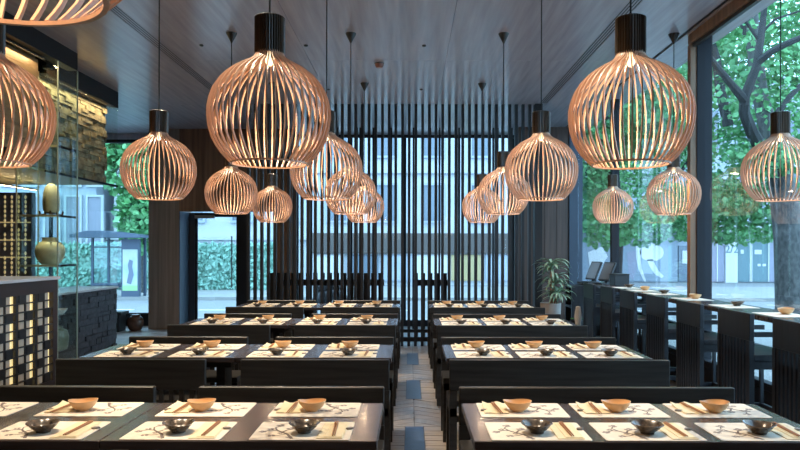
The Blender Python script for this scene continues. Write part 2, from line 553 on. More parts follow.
mid_me = ringmesh(.255, .20, .004, .006, 'hoop', 'birch')
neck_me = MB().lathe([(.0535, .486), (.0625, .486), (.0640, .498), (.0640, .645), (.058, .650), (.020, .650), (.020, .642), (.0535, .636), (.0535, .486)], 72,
                     close=False, mod=lambda a, r, z: (r + (.0022 if r > .06 else 0) * (1 if int(round(a / (2 * PI) * 72)) % 2 else -1), z)).mesh('neck', 'neck_birch_shaded')
sock_me = MB().lathe([(.014, .495), (.016, .500), (.016, .63), (.0, .63)], 16).mesh('socket', 'canopy_dark', True)
bulb_me = MB().lathe([(.0, .432), (.010, .436), (.019, .450), (.020, .468), (.016, .49), (.012, .50), (.0, .501)], 16).mesh('bulb', 'bulb', True)
cord_me = MB().tube([(0, 0, .640), (0, 0, CEIL - 1.857 - .08)], .0045, 6).mesh('cord', 'cord_black')
cz = CEIL - 1.857
can_me = MB().lathe([(.006, cz - .105), (.054, cz - .012), (.056, cz), (.0, cz)], 20).mesh('canopy', 'canopy_dark', True)

def lamp(x, y, label, extra=0.0):
    t = thing('pendant_lamp', label, 'pendant lamp', (x, y, 1.857), R.uniform(0, .15), 'spherical slatted pendant lamps')
    for i in range(NS):
        link('slat', slat_me, t, None, 2 * PI * i / NS)
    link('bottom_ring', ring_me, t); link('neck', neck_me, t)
    link('socket', sock_me, t); link('bulb', bulb_me, t)
    link('cord', cord_me, t); link('canopy', can_me, t)
    ld = bpy.data.lights.new('bulb_light', 'AREA')
    ld.shape = 'DISK'; ld.size = .075; ld.energy = LAMP_W; ld.color = WARM
    link('bulb_light', ld, t, (0, 0, .428))
    return t
ROWN = ['fourth row from the slat screen', 'third row from the slat screen', 'second row from the slat screen', 'row next to the slat screen']
RW_ = ['fourth row', 'third row', 'second row', 'last row']
for cx, nm in ((-1.86, 'over the showcase-side table'), (-0.62, 'over the table half next to the aisle, showcase side'), (0.97, 'over the window-side table')):
    for k in range(4):
        if cx == -.62:
            lb = 'slatted birch globe pendant lamp beside the aisle, showcase side, %s' % ROWN[k]
        elif cx < 0:
            lb = 'slatted birch globe pendant lamp nearest the lattice counter wall, %s' % ROWN[k]
        else:
            lb = 'slatted birch globe pendant lamp over window-side table, %s' % ROWN[k]
        lamp(cx, TABY[k] + .035 + (.08 if k == 3 else 0), lb)
for k in (1, 2, 3):
    lamp(2.74, TABY[k] + .035 + (.08 if k == 3 else 0), 'slatted birch globe pendant lamp over the window counter, level with %s' % RW_[k])
lamp(-.62, 1.0, 'slatted birch globe pendant lamp hanging in front of all table rows, cropped')

# ------------------------------------------------------------------ tables
RW = ['fourth row from screen', 'third row from screen', 'second row from screen', 'row beside screen']
def table(x0, x1, yc, label):
    t = thing('dining_table', label, 'table', ((x0 + x1) / 2, yc, 0), group='dark dining tables')
    h = (x1 - x0) / 2; dd = .3335
    MB().bev(-h + .001, h - .001, -dd, dd, TH - .035, TH, .003).build('tabletop', 'table_wood', t)
    MB().box(-h + .06, h - .06, -.20, .20, TH - .09, TH - .035).build('apron', 'black_wood', t)
    for s in (-1, 1):
        MB().box(s * (h - .16) - .03, s * (h - .16) + .03, -.10, .10, .03, TH - .09).build('leg', 'black_wood', t)
        MB().box(s * (h - .16) - .04, s * (h - .16) + .04, -.13, .13, 0, .03).build('foot', 'black_wood', t)
    return t

BH = .767
def bench(x0, x1, yb, facing, label):
    """yb = plane of the back; facing -1 looks to the camera (far side of a table), +1 looks away"""
    L = (x1 - x0); h = L / 2
    t = thing('slatted_bench', label, 'bench', ((x0 + x1) / 2, yb, 0), 0, 'black slatted benches')
    y = lambda a, b: (min(facing * a, facing * b), max(facing * a, facing * b))
    a, b = y(0, .035) if facing > 0 else (0, .035)
    f = 1 if facing > 0 else -1
    bk = MB().bev(-h, h, a, b, BH - .20, BH, .004).build('back_panel', 'bench_wood', t)
    n = max(6, int(L / .075))
    me = MB().box(-.014, .014, a + .006, b - .006, .12, BH - .20).mesh('back_slat', 'bench_wood')
    for i in range(n):
        link('back_slat', me, t, (-h + .09 + (L - .18) * i / (n - 1), 0, 0))
    MB().box(-h + .05, h - .05, a, b, .07, .12).build('bottom_rail', 'bench_wood', t)
    s0, s1 = (b, b + .34) if f > 0 else (a - .34, a)
    MB().bev(-h, h, s0, s1, .455, .495, .004).build('seat', 'bench_wood', t)
    for sx in (-1, 1):
        xa = sx * (h - .025)
        MB().box(xa - .025, xa + .025, a, b, 0, BH - .20).build('back_leg', 'bench_wood', t)
        e0, e1 = (s1 - .05, s1) if f > 0 else (s0, s0 + .05)
        MB().box(xa - .025, xa + .025, e0, e1, 0, .455).build('front_leg', 'bench_wood', t)
        MB().box(xa - .02, xa + .02, min(e0, a), max(e1, b), .40, .452).build('side_rail', 'bench_wood', t)
    return t

SIDE = {'R': 'window side', 'L': 'showcase side'}
for k in range(4):
    yc = TABY[k]
    table(.250, 1.668, yc, 'dark wooden table laid for six, window side, %s' % RW[k])
    table(-1.2025, -.125, yc, 'dark wooden table laid for four beside the aisle, showcase side, %s' % RW[k])
    table(-2.28, -1.2035, yc, 'dark wooden table laid for four toward the wall, showcase side, %s' % RW[k])
    yf, yn = 3.59 + 2.068 * k, 4.484 + 2.068 * (k - 1)
    for yb, fc, nm in ((yf, -1, 'back to the screen'), (yn, 1, 'facing the screen')):
        if fc == 1 and k == 0: continue
        bench(.258, 1.692, yb, fc, 'long black bench %s, window side, %s' % (nm, RW[k]))
        bench(-1.10, -.133, yb, fc, 'short black bench %s, aisle end, showcase side, %s' % (nm, RW[k]))
        bench(-2.305, -1.33, yb, fc, 'short black bench %s, wall end, showcase side, %s' % (nm, RW[k]))

# ------------------------------------------------------------------ table settings
mw, md = .197, .14
def mat_mesh():
    n = 5; r = .012
    pts = []
    for cx, cy, a0 in ((mw - r, md - r, 0), (-mw + r, md - r, 90), (-mw + r, -md + r, 180), (mw - r, -md + r, 270)):
        for i in range(n):
            a = math.radians(a0 + 90 * i / (n - 1))
            pts.append((cx + r * math.cos(a), cy + r * math.sin(a)))
    return MB().prism(pts, 'z', 0, .0025).mesh('placemat', 'mat_paper')
mat_me = mat_mesh()
def print_mesh(flip):
    """twig with blossoms; drawn for the near-side mats (left half), mirrored for the far side"""
    q = MB(); p2 = MB()
    s = -1 if flip else 1
    def br(pts, w0, w1):
        n = len(pts)
        P = [(s * x, s * y) for x, y in pts]
        for i in range(n - 1):
            (xa, ya), (xb, yb) = P[i], P[i + 1]
            l = math.hypot(xb - xa, yb - ya); nx, ny = -(yb - ya) / l, (xb - xa) / l
            wa = 1.5 * w0 + 1.5 * (w1 - w0) * i / (n - 1); wb = 1.5 * w0 + 1.5 * (w1 - w0) * (i + 1) / (n - 1)
            q.prism([(xa + nx * wa, ya + ny * wa), (xa - nx * wa, ya - ny * wa), (xb - nx * wb, yb - ny * wb), (xb + nx * wb, yb + ny * wb)], 'z', .0025, .0029)
    br([(-.03, -.125), (-.045, -.09), (-.06, -.055), (-.085, -.03), (-.11, .0), (-.135, .005), (-.165, -.02)], .0045, .002)
    br([(-.085, -.03), (-.07, .005), (-.045, .02), (-.02, .025)], .003, .0015)
    br([(-.06, -.055), (-.09, -.075), (-.115, -.08)], .003, .001)
    br([(-.11, .0), (-.125, .04), (-.11, .075)], .0025, .001)
    rr = random.Random(5)
    for cx, cy, r in ((-.165, -.02, .011), (-.11, .078, .012), (-.02, .027, .011), (-.118, -.08, .01), (-.14, .02, .009), (-.06, .03, .012), (-.09, -.045, .008), (-.045, -.10, .009)):
        for j in range(5):
            a = j * 2 * PI / 5 + rr.random()
            r_ = r * 1.35; bx, by = s * cx + r_ * .7 * math.cos(a), s * cy + r_ * .7 * math.sin(a)
            p2.prism([(bx + r_ * .5 * math.cos(u * PI / 3), by + r_ * .5 * math.sin(u * PI / 3)) for u in range(6)], 'z', .0025, .0028)
    return q.mesh('twig_print', 'print_ink'), p2.mesh('blossom_print', 'print_ink_pale')
PR = {0: print_mesh(False), 1: print_mesh(True)}

def napkin_mesh(far):
    q = MB()
    w, l = (.052, .125) if not far else (.055, .09)
    if not far:
        q.bev(-w, w, -l, l, 0, .003, .001)
        q.bev(-w + .03, w - .004, -l + .01, l - .006, .003, .0055, .001)
    else:
        # loosely folded cloth, back edge standing up in soft points
        nx, ny = 8, 8
        def surf(i, j):
            u, v = i / nx, j / ny
            lift = max(0, v - .45) / .55
            z = .004 + lift ** 2 * .015 * (0.55 + .45 * math.cos(u * 2 * PI * 1.5 + .6)) + .002 * math.sin(u * 9)
            return (-w + 2 * w * u, -l + 2 * l * v, z)
        top = [surf(i, j) for j in range(ny + 1) for i in range(nx + 1)]
        bot = [(p[0], p[1], max(0, p[2] - .004)) for p in top]
        n1 = (nx + 1) * (ny + 1)
        fs = []
        for j in range(ny):
            for i in range(nx):
                a = j * (nx + 1) + i
                fs.append((a, a + 1, a + nx + 2, a + nx + 1))
                fs.append((n1 + a, n1 + a + nx + 1, n1 + a + nx + 2, n1 + a + 1))
        def side(ids):
            for a, b in zip(ids[:-1], ids[1:]): fs.append((a, b, n1 + b, n1 + a))
        side([i for i in range(nx + 1)]); side([ny * (nx + 1) + i for i in range(nx + 1)])
        side([j * (nx + 1) for j in range(ny + 1)]); side([j * (nx + 1) + nx for j in range(ny + 1)])
        q.add(top + bot, fs)
    return q.mesh('napkin', 'napkin', far)
NAP = {0: napkin_mesh(False), 1: napkin_mesh(True)}
stick_me = MB().tube([(0, -.108, 0), (0, .108, 0)], [.0024, .0040], 6).mesh('chopstick', 'stick_wood', True)
rest_me = MB().prism([(-.016, -.006), (-.006, -.011), (.008, -.009), (.017, 0), (.008, .010), (-.008, .008)], 'z', 0, .007).mesh('chopstick_rest', 'rest_stone')
def dark_mod(a, r, z):
    return (r * (1 + .02 * math.sin(3 * a + 1) * (z > .02)), z + (.0025 * math.sin(2 * a + .7) if z > .03 else 0))
dark_me = MB().lathe([(.0, .0), (.027, 0), (.028, .005), (.033, .010), (.047, .022), (.057, .034), (.064, .0385), (.0625, .0405), (.055, .0365), (.043, .022), (.030, .011), (.0, .008)], 28, mod=dark_mod).mesh('bowl', 'bowl_dark', True)
def wood_mod(a, r, z):
    k = max(0, z - .012) / .045
    st = 1 + .05 * k * math.cos(2 * a)
    sp = .14 * k * max(0, math.cos(a - 2.9)) ** 10
    return (r * (st + sp), z + k * (.0025 * math.cos(2 * a) - .006 * max(0, math.cos(a - 2.2)) ** 6))
wood_me = MB().lathe([(.0, .0), (.026, 0), (.031, .005), (.046, .018), (.056, .034), (.0605, .047), (.058, .0475), (.052, .033), (.038, .014), (.0, .008)], 36, mod=wood_mod).mesh('bowl', 'bowl_wood', True)

ORD = ['first', 'second', 'third', 'fourth']
def setting(x, y, far, where, z=TH):
    bn = 'wooden bowl' if far else 'dark bowl'
    m_ = tag(link('placemat', mat_me, None, (x, y, z), R.uniform(-.008, .008)), 'cream placemat under %s, %s' % (bn, where), 'placemat', 'printed paper placemats')
    tw, bl = PR[far]
    link('twig_print', tw, m_); link('blossom_print', bl, m_)
    zz = z + .003
    sx = -1 if far else 1
    jx, jy = R.uniform(-.006, .006), R.uniform(-.005, .005)
    if far:
        b = link('bowl', wood_me, None, (x - .018 + jx, y - .03 + jy, zz), R.uniform(-.15, .15))
        tag(b, 'light wooden bowl, %s' % where, 'bowl', 'light wooden bowls')
        nx, ny, hz = x - .118 + jx, y + .01, .0085
        rx, ry = x - .178, y - .02
    else:
        b = link('bowl', dark_me, None, (x + .0 + jx, y - .032 + jy, zz), R.uniform(0, 6))
        tag(b, 'dark glazed bowl, %s' % where, 'bowl', 'dark glazed bowls')
        nx, ny, hz = x + .118 + jx * .5, y - .002, .006
        rx, ry = x + .183, y + .02
    tag(link('napkin', NAP[far], None, (nx, ny, zz), R.uniform(-.04, .04)), 'folded cream napkin beside %s, %s' % (bn, where), 'napkin', 'folded cream napkins')
    t = thing('chopstick_pair', 'brown chopsticks by %s, %s' % (bn, where), 'chopsticks', (nx + .006, ny - (.02 if far else 0), zz + hz + .0035), R.uniform(-.07, .07), 'brown chopstick pairs')
    for s in (-1, 1): link('chopstick', stick_me, t, (s * .0046, 0, 0))
    tag(link('chopstick_rest', rest_me, None, (rx, ry, zz), R.uniform(-.5, .5)), 'grey chopstick rest by %s, %s' % (bn, where), 'chopstick rest', 'small grey chopstick rests')

for k in range(4):
    for side, cs in (('R', (.517, .963, 1.415)), ('L', (-.431, -.935, -1.475, -1.985))):
        for i, cx in enumerate(cs):
            where = '%s place from aisle, %s, %s' % (ORD[i], RW[k], SIDE[side])
            setting(cx, TABY[k] + .19, 1, where)
            setting(cx, TABY[k] - .183, 0, where)

# ------------------------------------------------------------------ window counter
t = thing('window_counter', 'long dark counter along the glass wall', 'counter', (2.83, 6.5, 0))
CZ = 1.0
MB().bev(-.215, .18, -4.4, 4.3, CZ - .04, CZ, .003).build('worktop', 'table_wood', t)
for yy in (-3.6, 1.55, 4.2):
    MB().box(-.12, .14, yy - .02, yy + .02, 0.0, CZ - .04).build('support', 'black_wood', t)
# cabinet end with shelves near the plant
t = thing('service_cabinet', 'narrow open black shelf unit at plant end of the window counter', 'cabinet', (2.55, 10.5, 0))
MB().box(-.14, .14, -.22, -.19, 0, .955).build('side_panel', 'chair_wood', t)
MB().box(-.14, .14, .19, .22, 0, .955).build('side_panel', 'chair_wood', t)
MB().box(.11, .14, -.19, .19, 0, .955).build('back_board', 'black', t)
for z in (.05, .35, .62, .925):
    MB().box(-.14, .11, -.19, .19, z, z + .03).build('shelf', 'chair_wood', t)

def bar_chair(yc, label):
    t = thing('bar_chair', label, 'chair', (2.42, yc, 0), 0, 'black slatted bar chairs')
    h = .255; top = 1.037
    MB().bev(-.018, .018, -h, h, top - .195, top, .004).build('back_panel', 'chair_wood', t)
    me = MB().box(-.012, .012, -.014, .014, .12, top - .195).mesh('back_slat', 'chair_wood')
    for i in range(9):
        link('back_slat', me, t, (0, -h + .055 + i * (2 * h - .11) / 8, 0))
    MB().box(-.015, .015, -h + .03, h - .03, .06, .12).build('bottom_rail', 'chair_wood', t)
    for s in (-1, 1):
        ys_ = s * (h - .018)
        MB().box(-.018, .018, ys_ - .018, ys_ + .018, 0, top - .195).build('back_leg', 'chair_wood', t)
        MB().box(.305, .33, ys_ - .014, ys_ + .014, 0, .70).build('front_leg', 'chair_wood', t)
        MB().box(.018, .30, ys_ - .012, ys_ + .012, .26, .30).build('side_stretcher', 'chair_wood', t)
        MB().box(.018, .30, ys_ - .012, ys_ + .012, .64, .70).build('seat_rail', 'chair_wood', t)
        MB().box(.018, .336, ys_ - .012, ys_ + .012, .870, .905).build('arm_rail', 'chair_wood', t)
    MB().bev(.018, .34, -h, h, .70, .745, .004).build('seat', 'chair_wood', t)
    MB().box(.305, .33, -h + .036, h - .036, .26, .30).build('foot_rest', 'chair_wood', t)
CORD = ['nearest the POS screens', 'second from the POS screens', 'third from the POS screens', 'fourth from the POS screens', 'fifth from the POS screens', 'sixth from the POS screens', 'seventh from the POS screens']
cy = [9.30, 8.45, 7.65, 6.76, 5.97, 5.135, 4.32]
for i, y in enumerate(cy):
    bar_chair(y, 'black slatted bar chair at window counter, %s' % CORD[i])
# mats and bowls along the counter
cmat_me = MB().prism([(-.13, -.19), (.13, -.19), (.14, -.18), (.14, .18), (.13, .19), (-.13, .19), (-.14, .18), (-.14, -.18)], 'z', 0, .0025).mesh('placemat', 'mat_paper')
cb = [8.95, 8.35, 7.72, 6.88, 6.0, 5.22]
for i, y in enumerate(cb):
    wb = i in (1, 3, 5)
    w_ = 'on the window counter, %s' % CORD[i]
    tag(link('placemat', cmat_me, None, (2.80, y - .03, CZ)), 'cream placemat %s' % w_, 'placemat', 'placemats on the window counter')
    o = link('bowl', wood_me if wb else dark_me, None, (2.845, y, CZ + .003), R.uniform(0, 6))
    tag(o, '%s bowl %s' % ('light wooden' if wb else 'dark glazed', w_), 'bowl', 'bowls on the window counter')

# POS screens
def pos(x, y, label):
    t = thing('pos_terminal', label, 'terminal', (x, y, CZ), math.radians(-12), 'tilted touch terminals')
    MB().bev(-.09, .09, -.08, .10, 0, .018, .003).build('base', 'plastic_black', t)
    MB().prism([(.04, .015), (.09, .015), (.13, .22), (.10, .22)], 'y', -.03, .03).build('stand', 'plastic_black', t)
    th = math.radians(24)
    def rot(q):
        return [(p[0] * math.cos(th) + p[2] * math.sin(th), p[1], -p[0] * math.sin(th) + p[2] * math.cos(th)) for p in q]
    s = MB().bev(-.016, .016, -.125, .125, .05, .34, .004); s.v = rot(s.v)
    s2 = MB().box(-.0175, -.0155, -.108, .108, .07, .32); s2.v = rot(s2.v)
    sc = s.build('monitor', 'plastic_black', t)
    o = s2.build('display', 'screen_face', sc)
    for c_ in (sc,): c_.location = (-.01, 0, .0)
    t.rotation_euler = (0, 0, math.radians(20))
pos(2.72, 10.42, 'black tilted touch terminal next to the corner post')
pos(2.78, 9.92, 'black tilted touch terminal next to the dark box')
t = thing('payment_box', 'dark box with lid beside the touch terminals', 'box', (2.89, 9.52, CZ))
MB().bev(-.10, .10, -.12, .12, 0, .15, .004).build('box_body', 'plastic_black', t)
MB().bev(-.105, .105, -.125, .125, .15, .165, .004).build('box_lid', 'black_wood', t)

# ------------------------------------------------------------------ plant corner
pt = thing('potted_dracaena', 'bushy dracaena in tall pale pot at end of slat screen', 'plant', (2.12, 10.05, 0))
MB().lathe([(.0, 0), (.12, 0), (.125, .02), (.15, .70), (.152, .72), (.138, .72), (.13, .68), (.0, .67)], 24, cx=-.07).build('pot', 'pot_pale', pt, True)
rp = random.Random(3)
for s, (sx, sy, hh) in enumerate(((-.06, .0, 1.28), (-.01, .05, 1.05), (.02, -.05, .85))):
    MB().tube([(-.07 + .02 * s, .01 * s, .66), (sx, sy, hh)], .013, 6).build('stem', 'trim_wood', pt)
def strap_leaf(base, az, el, L, wd, droop):
    vs, fs = [], []
    n = 6
    x, y, z = base
    a = el
    for i in range(n + 1):
        t_ = i / n
        w_ = wd * (math.sin(PI * min(1, .12 + t_ * .88)) ** .7) * (1 - .15 * t_) if i < n else .002
        ux, uy = math.cos(az), math.sin(az)
        vs += [(x - uy * w_, y + ux * w_, z), (x, y, z - w_ * .35), (x + uy * w_, y - ux * w_, z)]
        st = L / n
        x += ux * math.cos(a) * st; y += uy * math.cos(a) * st; z += math.sin(a) * st
        a -= droop / n
    for i in range(n):
        for j in range(2):
            fs.append((i * 3 + j, i * 3 + j + 1, i * 3 + 4 + j, i * 3 + 3 + j))
    q = MB().add(vs, fs)
    return q
for (sx, sy, hh, n_) in ((-.06, .0, 1.27, 34), (-.01, .05, 1.05, 34), (.02, -.05, .86, 34)):
    for i in range(n_):
        az = i * 2.4 + rp.uniform(-.2, .2)
        q = strap_leaf((sx, sy, hh + rp.uniform(-.1, .03)), az, rp.uniform(.3, 1.15), rp.uniform(.24, .36), rp.uniform(.018, .026), rp.uniform(1.4, 2.3))
        q.build('leaf', 'leaf_dracaena', pt, True)
t = thing('small_potted_plant', 'small bright green leafy plant in low pot below the dracaena', 'plant', (2.40, 9.95, 0))
MB().lathe([(.0, 0), (.07, 0), (.09, .46), (.09, .48), (.0, .47)], 16).build('pot', 'plastic_black', t, True)
for i in range(14):
    strap_leaf((0, 0, .47), i * 2.4, .9, .11, .025, 1.5).build('leaf', 'leaf_bright', t, True)
t = MB().lathe([(.0, 0), (.05, 0), (.055, .1), (.045, .3), (.05, .42), (.042, .5), (.05, .58), (.038, .66), (.028, .72), (.0, .73)], 14,
           mod=lambda a, r, z: (r * (1 + .12 * math.sin(2 * a + z * 12)), z)).build('driftwood_sculpture', 'pottery_white', None, True)
t.location = (2.28, 9.35, 0)
tag(t, 'gnarled whitish upright sculpture standing beside the small plant', 'sculpture')

# ------------------------------------------------------------------ showcase side: lattice counter
XL, YL = -2.9, 5.68
t = thing('lattice_counter', 'bar counter with backlit black lattice front and dark frame', 'counter', (XL, 4.5, 0))
y0, y1 = -.9, YL - 4.5
MB().box(-.5, -.06, y0, y1, 0, 1.235).build('counter_body', 'lattice_frame', t)
MB().bev(-.55, .02, y0, y1 + .01, 1.235, 1.26, .003).build('counter_top', 'stone_top', t)
MB().box(-.06, 0, y0, y1, 1.135, 1.235).build('top_frame', 'lattice_frame', t)
MB().box(-.06, 0, y1 - .07, y1, 0, 1.135).build('end_frame', 'lattice_frame', t)
MB().box(-.06, 0, y0, y1 - .07, 0, .42).build('plinth', 'lattice_frame', t)
MB().box(-.050, -.034, y0, y1 - .07, .42, 1.135).build('light_panel', 'backlight', t)
per = .265; rh = .065
vb = MB().box(-.026, -.006, -.018, .018, .42, 1.135).mesh('upright_bar', 'lattice_black')
nb = MB().box(-.026, -.008, -.009, .009, .42, 1.135).mesh('thin_bar', 'lattice_black')
sq = MB().box(-.030, -.004, -.043, .043, -.033, .033).mesh('black_block', 'lattice_black')
cq = MB().box(-.0335, -.016, -.032, .032, -.030, .030).mesh('cream_block', 'lattice_cream_glow')
ye = y1 - .07
while ye > y0 + .27:
    link('thin_bar', nb, t, (0, ye - .122, 0))
    link('upright_bar', vb, t, (0, ye - .240, 0))
    for col, yq in ((0, ye - .074), (1, ye - .170)):
        for r_ in range(11):
            z = .455 + r_ * rh
            ph = (r_ + 2 * col) % 4
            if ph == 0: link('black_block', sq, t, (0, yq, z))
            elif ph in (1, 2) or (ph == 3 and r_ < 10): link('cream_block', cq, t, (0, yq + (.008 if col else -.008), z))
    ye -= per
for r_ in range(10):
    MB().box(-.022, -.003, y0, y1 - .07, -.005, .005).build('cross_bar', 'lattice_black', t, loc=(0, 0, .4875 + r_ * rh))

# ------------------------------------------------------------------ glass showcase with pottery
X0, X1, Y0, Y1 = -4.28, -3.83, 7.50, 7.94
t = thing('glass_showcase', 'tall glass display case with shelves of pottery', 'display case', ((X0 + X1) / 2, (Y0 + Y1) / 2, 0))
hx, hy = (X1 - X0) / 2, (Y1 - Y0) / 2
for a in ((-hx, hx, -hy, -hy + .008), (-hx, hx, hy - .008, hy), (hx - .008, hx, -hy + .008, hy - .008), (-hx, -hx + .008, -hy + .008, hy - .008)):
    MB().box(a[0], a[1], a[2], a[3], .05, 3.53).build('glass_pane', 'case_glass', t)
MB().box(-hx, hx, -hy, hy, 0, .05).build('plinth', 'black', t)
for sx in (-1, 1):
    for sy in (-1, 1):
        MB().box(sx * hx - .006, sx * hx + .006, sy * hy - .006, sy * hy + .006, .05, 3.53).build('edge_strip', 'shelf_glass' if sx > 0 else 'pottery_cream', t)
SH = [.36, .755, 1.315, 1.86, 2.62]
for z in SH:
    MB().box(-hx + .009, hx - .015, -hy + .015, hy - .009, z - .012, z).build('shelf', 'case_glass', t)
    MB().box(-hx + .009, hx - .015, -hy + .009, -hy + .0145, z - .024, z).build('shelf_edge', 'pottery_cream', t)
    MB().box(hx - .0145, hx - .009, -hy + .009, hy - .009, z - .024, z).build('shelf_edge', 'black', t)
scx, scy = (X0 + X1) / 2, (Y0 + Y1) / 2
lt = thing('showcase_light', 'small round downlight in the top of the glass showcase', 'light', (scx, scy, 3.50))
MB().lathe([(.03, 0), (.05, 0), (.055, .03), (.0, .03)], 16, close=False).build('light_housing', 'canopy_dark', lt, True)
ld = bpy.data.lights.new('showcase_light', 'SPOT'); ld.energy = 260; ld.color = (1, .86, .62); ld.spot_size = math.radians(34); ld.spot_blend = .5; ld.shadow_soft_size = .03
link('spot_light', ld, lt, (0, 0, .01))
def pot(name, m, prof_, x, y, z, label, cat, mod=None, n=24):
    o = MB().lathe(prof_, n, mod=mod).build(name, m, None, True)
    o.location = (x, y, z)
    return tag(o, label, cat)
pot('pottery_jar', 'pottery_cream', [(.0, 0), (.085, 0), (.10, .01), (.14, .07), (.155, .14), (.145, .20), (.11, .245), (.085, .255), (.082, .285), (.09, .30), (.078, .30), (.07, .26), (.0, .24)],
    scx + .03, scy, SH[2], 'round cream pottery jar with short neck on showcase shelf', 'jar')
pot('pottery_vase', 'pottery_cream', [(.0, 0), (.07, 0), (.085, .03), (.09, .12), (.082, .22), (.06, .29), (.03, .32), (.0, .325)],
    scx + .03, scy + .02, SH[3] + .035, 'tall rounded cream pottery vase on dark foot, upper showcase shelf', 'vase')
o = thing('vase_stand', 'small dark curled stand under the tall cream vase', 'stand', (scx + .03, scy + .02, SH[3]))
MB().lathe([(.0, .02), (.07, .02), (.075, .033), (.0, .034)], 16).build('stand_plate', 'urn_brown', o, True)
for i in range(4):
    a = i * PI / 2 + .4
    MB().tube([(.05 * math.cos(a), .05 * math.sin(a), .02), (.085 * math.cos(a), .085 * math.sin(a), .01), (.11 * math.cos(a), .11 * math.sin(a), .012), (.118 * math.cos(a), .118 * math.sin(a), .05)], .011, 6).build('curled_foot', 'urn_brown', o, True)
for i, (dx, dy) in enumerate(((.10, -.12), (.14, .0), (.10, .12))):
    pot('small_bowl', 'pottery_white', [(.0, 0), (.025, 0), (.05, .03), (.06, .055), (.056, .055), (.0, .01)], scx + dx, scy + dy, SH[1], 'small white pottery bowl on lower showcase shelf, %s of three' % ORD[i], 'bowl', n=16)
pot('storage_jar', 'pottery_green', [(.0, 0), (.12, 0), (.13, .03), (.14, .14), (.12, .21), (.075, .235), (.08, .255), (.06, .26), (.0, .26)], scx + .07, scy + .04, SH[0], 'grey green storage jar low in the showcase', 'jar')

# ------------------------------------------------------------------ stone counter, hood, bulkheads
t = thing('stone_counter', 'dark split-stone counter with pale top beyond the showcase', 'counter', (-4.2, 8.93, 0))
MB().box(-.6, -.05, -.97, .97, 0, .93).build('counter_core', 'black', t)
MB().bev(-.62, .015, -.98, .985, .93, .955, .003).build('counter_top', 'stone_top', t)
rs = random.Random(9)
z = 0.0
while z < .92:
    h = min(rs.uniform(.05, .085), .93 - z)
    y = -.97
    while y < .97:
        l = min(rs.uniform(.12, .3), .97 - y)
        dx = rs.uniform(-.012, .012)
        MB().box(-.06, dx - .004, y + .002, y + l - .002, z + .002, z + h - .002).build('stone', 'dark_stone', t)
        y += l
    # end face
    x = -.6
    while x < -.062:
        l = min(rs.uniform(.12, .3), -.06 - x)
        MB().box(x + .002, x + l - .002, .965, .985 + rs.uniform(-.01, .012), z + .002, z + h - .002).build('stone', 'dark_stone', t)
        x += l
    z += h
# stone hood over it
hd = thing('stone_hood', 'rough golden stone extractor hood hanging behind glass', 'hood', (-4.32, 7.9, 2.40))
MB().box(-2.8, -.06, -2.4, 1.9, .03, 1.33).build('hood_core', 'black', hd)
MB().box(-2.82, -.0, -2.42, 1.92, 0, .03).build('soffit', 'soffit_cream', hd)
z = .03
while z < 1.32:
    h = min(rs.uniform(.040, .07), 1.33 - z)
    y = -.4
    while y < 1.92:
        l = min(rs.uniform(.14, .34), 1.92 - y)
        MB().box(-.08, rs.uniform(-.024, .012), y + .002, y + l - .002, z + .002, z + h - .002).build('stone', 'gold_stone', hd)
        y += l
    z += h
sBx('trim_12', 'black', -3.95, -3.83, -1.0, 7.94, 3.535, CEIL)
sBx('trim_13', 'black', -4.32, -4.19, 7.945, 9.90, 3.51, CEIL)
# brass/wood boards under the first bulkhead
wb = struct(thing('wall_boards', None, None, (-4.0, 3.0, 2.5)))
rs2 = random.Random(4)
for i in range(8):
    y = -3.0
    while y < 4.4:
        l = min(rs2.uniform(.9, 1.9), 4.42 - y)
        MB().box(-.03, rs2.uniform(-.004, .006), y + .003, y + l - .003, i * .128 + .002, i * .128 + .124).build('board', 'brass_panel', wb)
        y += l
# glass over the stone counter
g = struct(thing('window_8', None, None, (-4.2, 8.92, .955)))
MB().box(-.004, .004, -.97, .0, 0, 2.555).build('pane', 'case_glass', g)
MB().box(-.004, .004, .004, .97, 0, 2.555).build('pane', 'case_glass', g)
MB().box(-.012, .012, -.975, .975, 1.42, 1.445).build('rail', 'dark_metal', g)
# warm strip light washing the stone, and one washing the boards
def strip(name, x, y0_, y1_, z, power, label, tilt):
    t = thing(name, label, 'light', (x, (y0_ + y1_) / 2, z))
    L_ = y1_ - y0_
    MB().box(-.015, .015, -L_ / 2, L_ / 2, 0, .02).build('light_housing', 'canopy_dark', t)
    ld = bpy.data.lights.new('strip_light', 'AREA')
    ld.shape = 'RECTANGLE'; ld.size = .03; ld.size_y = L_; ld.energy = power; ld.color = (1.0, .75, .42)
    o = link('strip_light', ld, t, (0, 0, -.003))
    o.rotation_euler = (0, tilt, 0)
strip('strip_light', -4.235, 8.0, 9.85, 3.50, 20, 'warm strip light above the golden stone hood', math.radians(-12))
strip('strip_light', -3.93, 4.5, 7.4, 3.51, 20, 'warm strip light above the brass wall boards', math.radians(-15))
strip('strip_light', -5.2, 6.6, 9.6, 2.30, 40, 'warm strip light lighting the hood underside', math.radians(180))

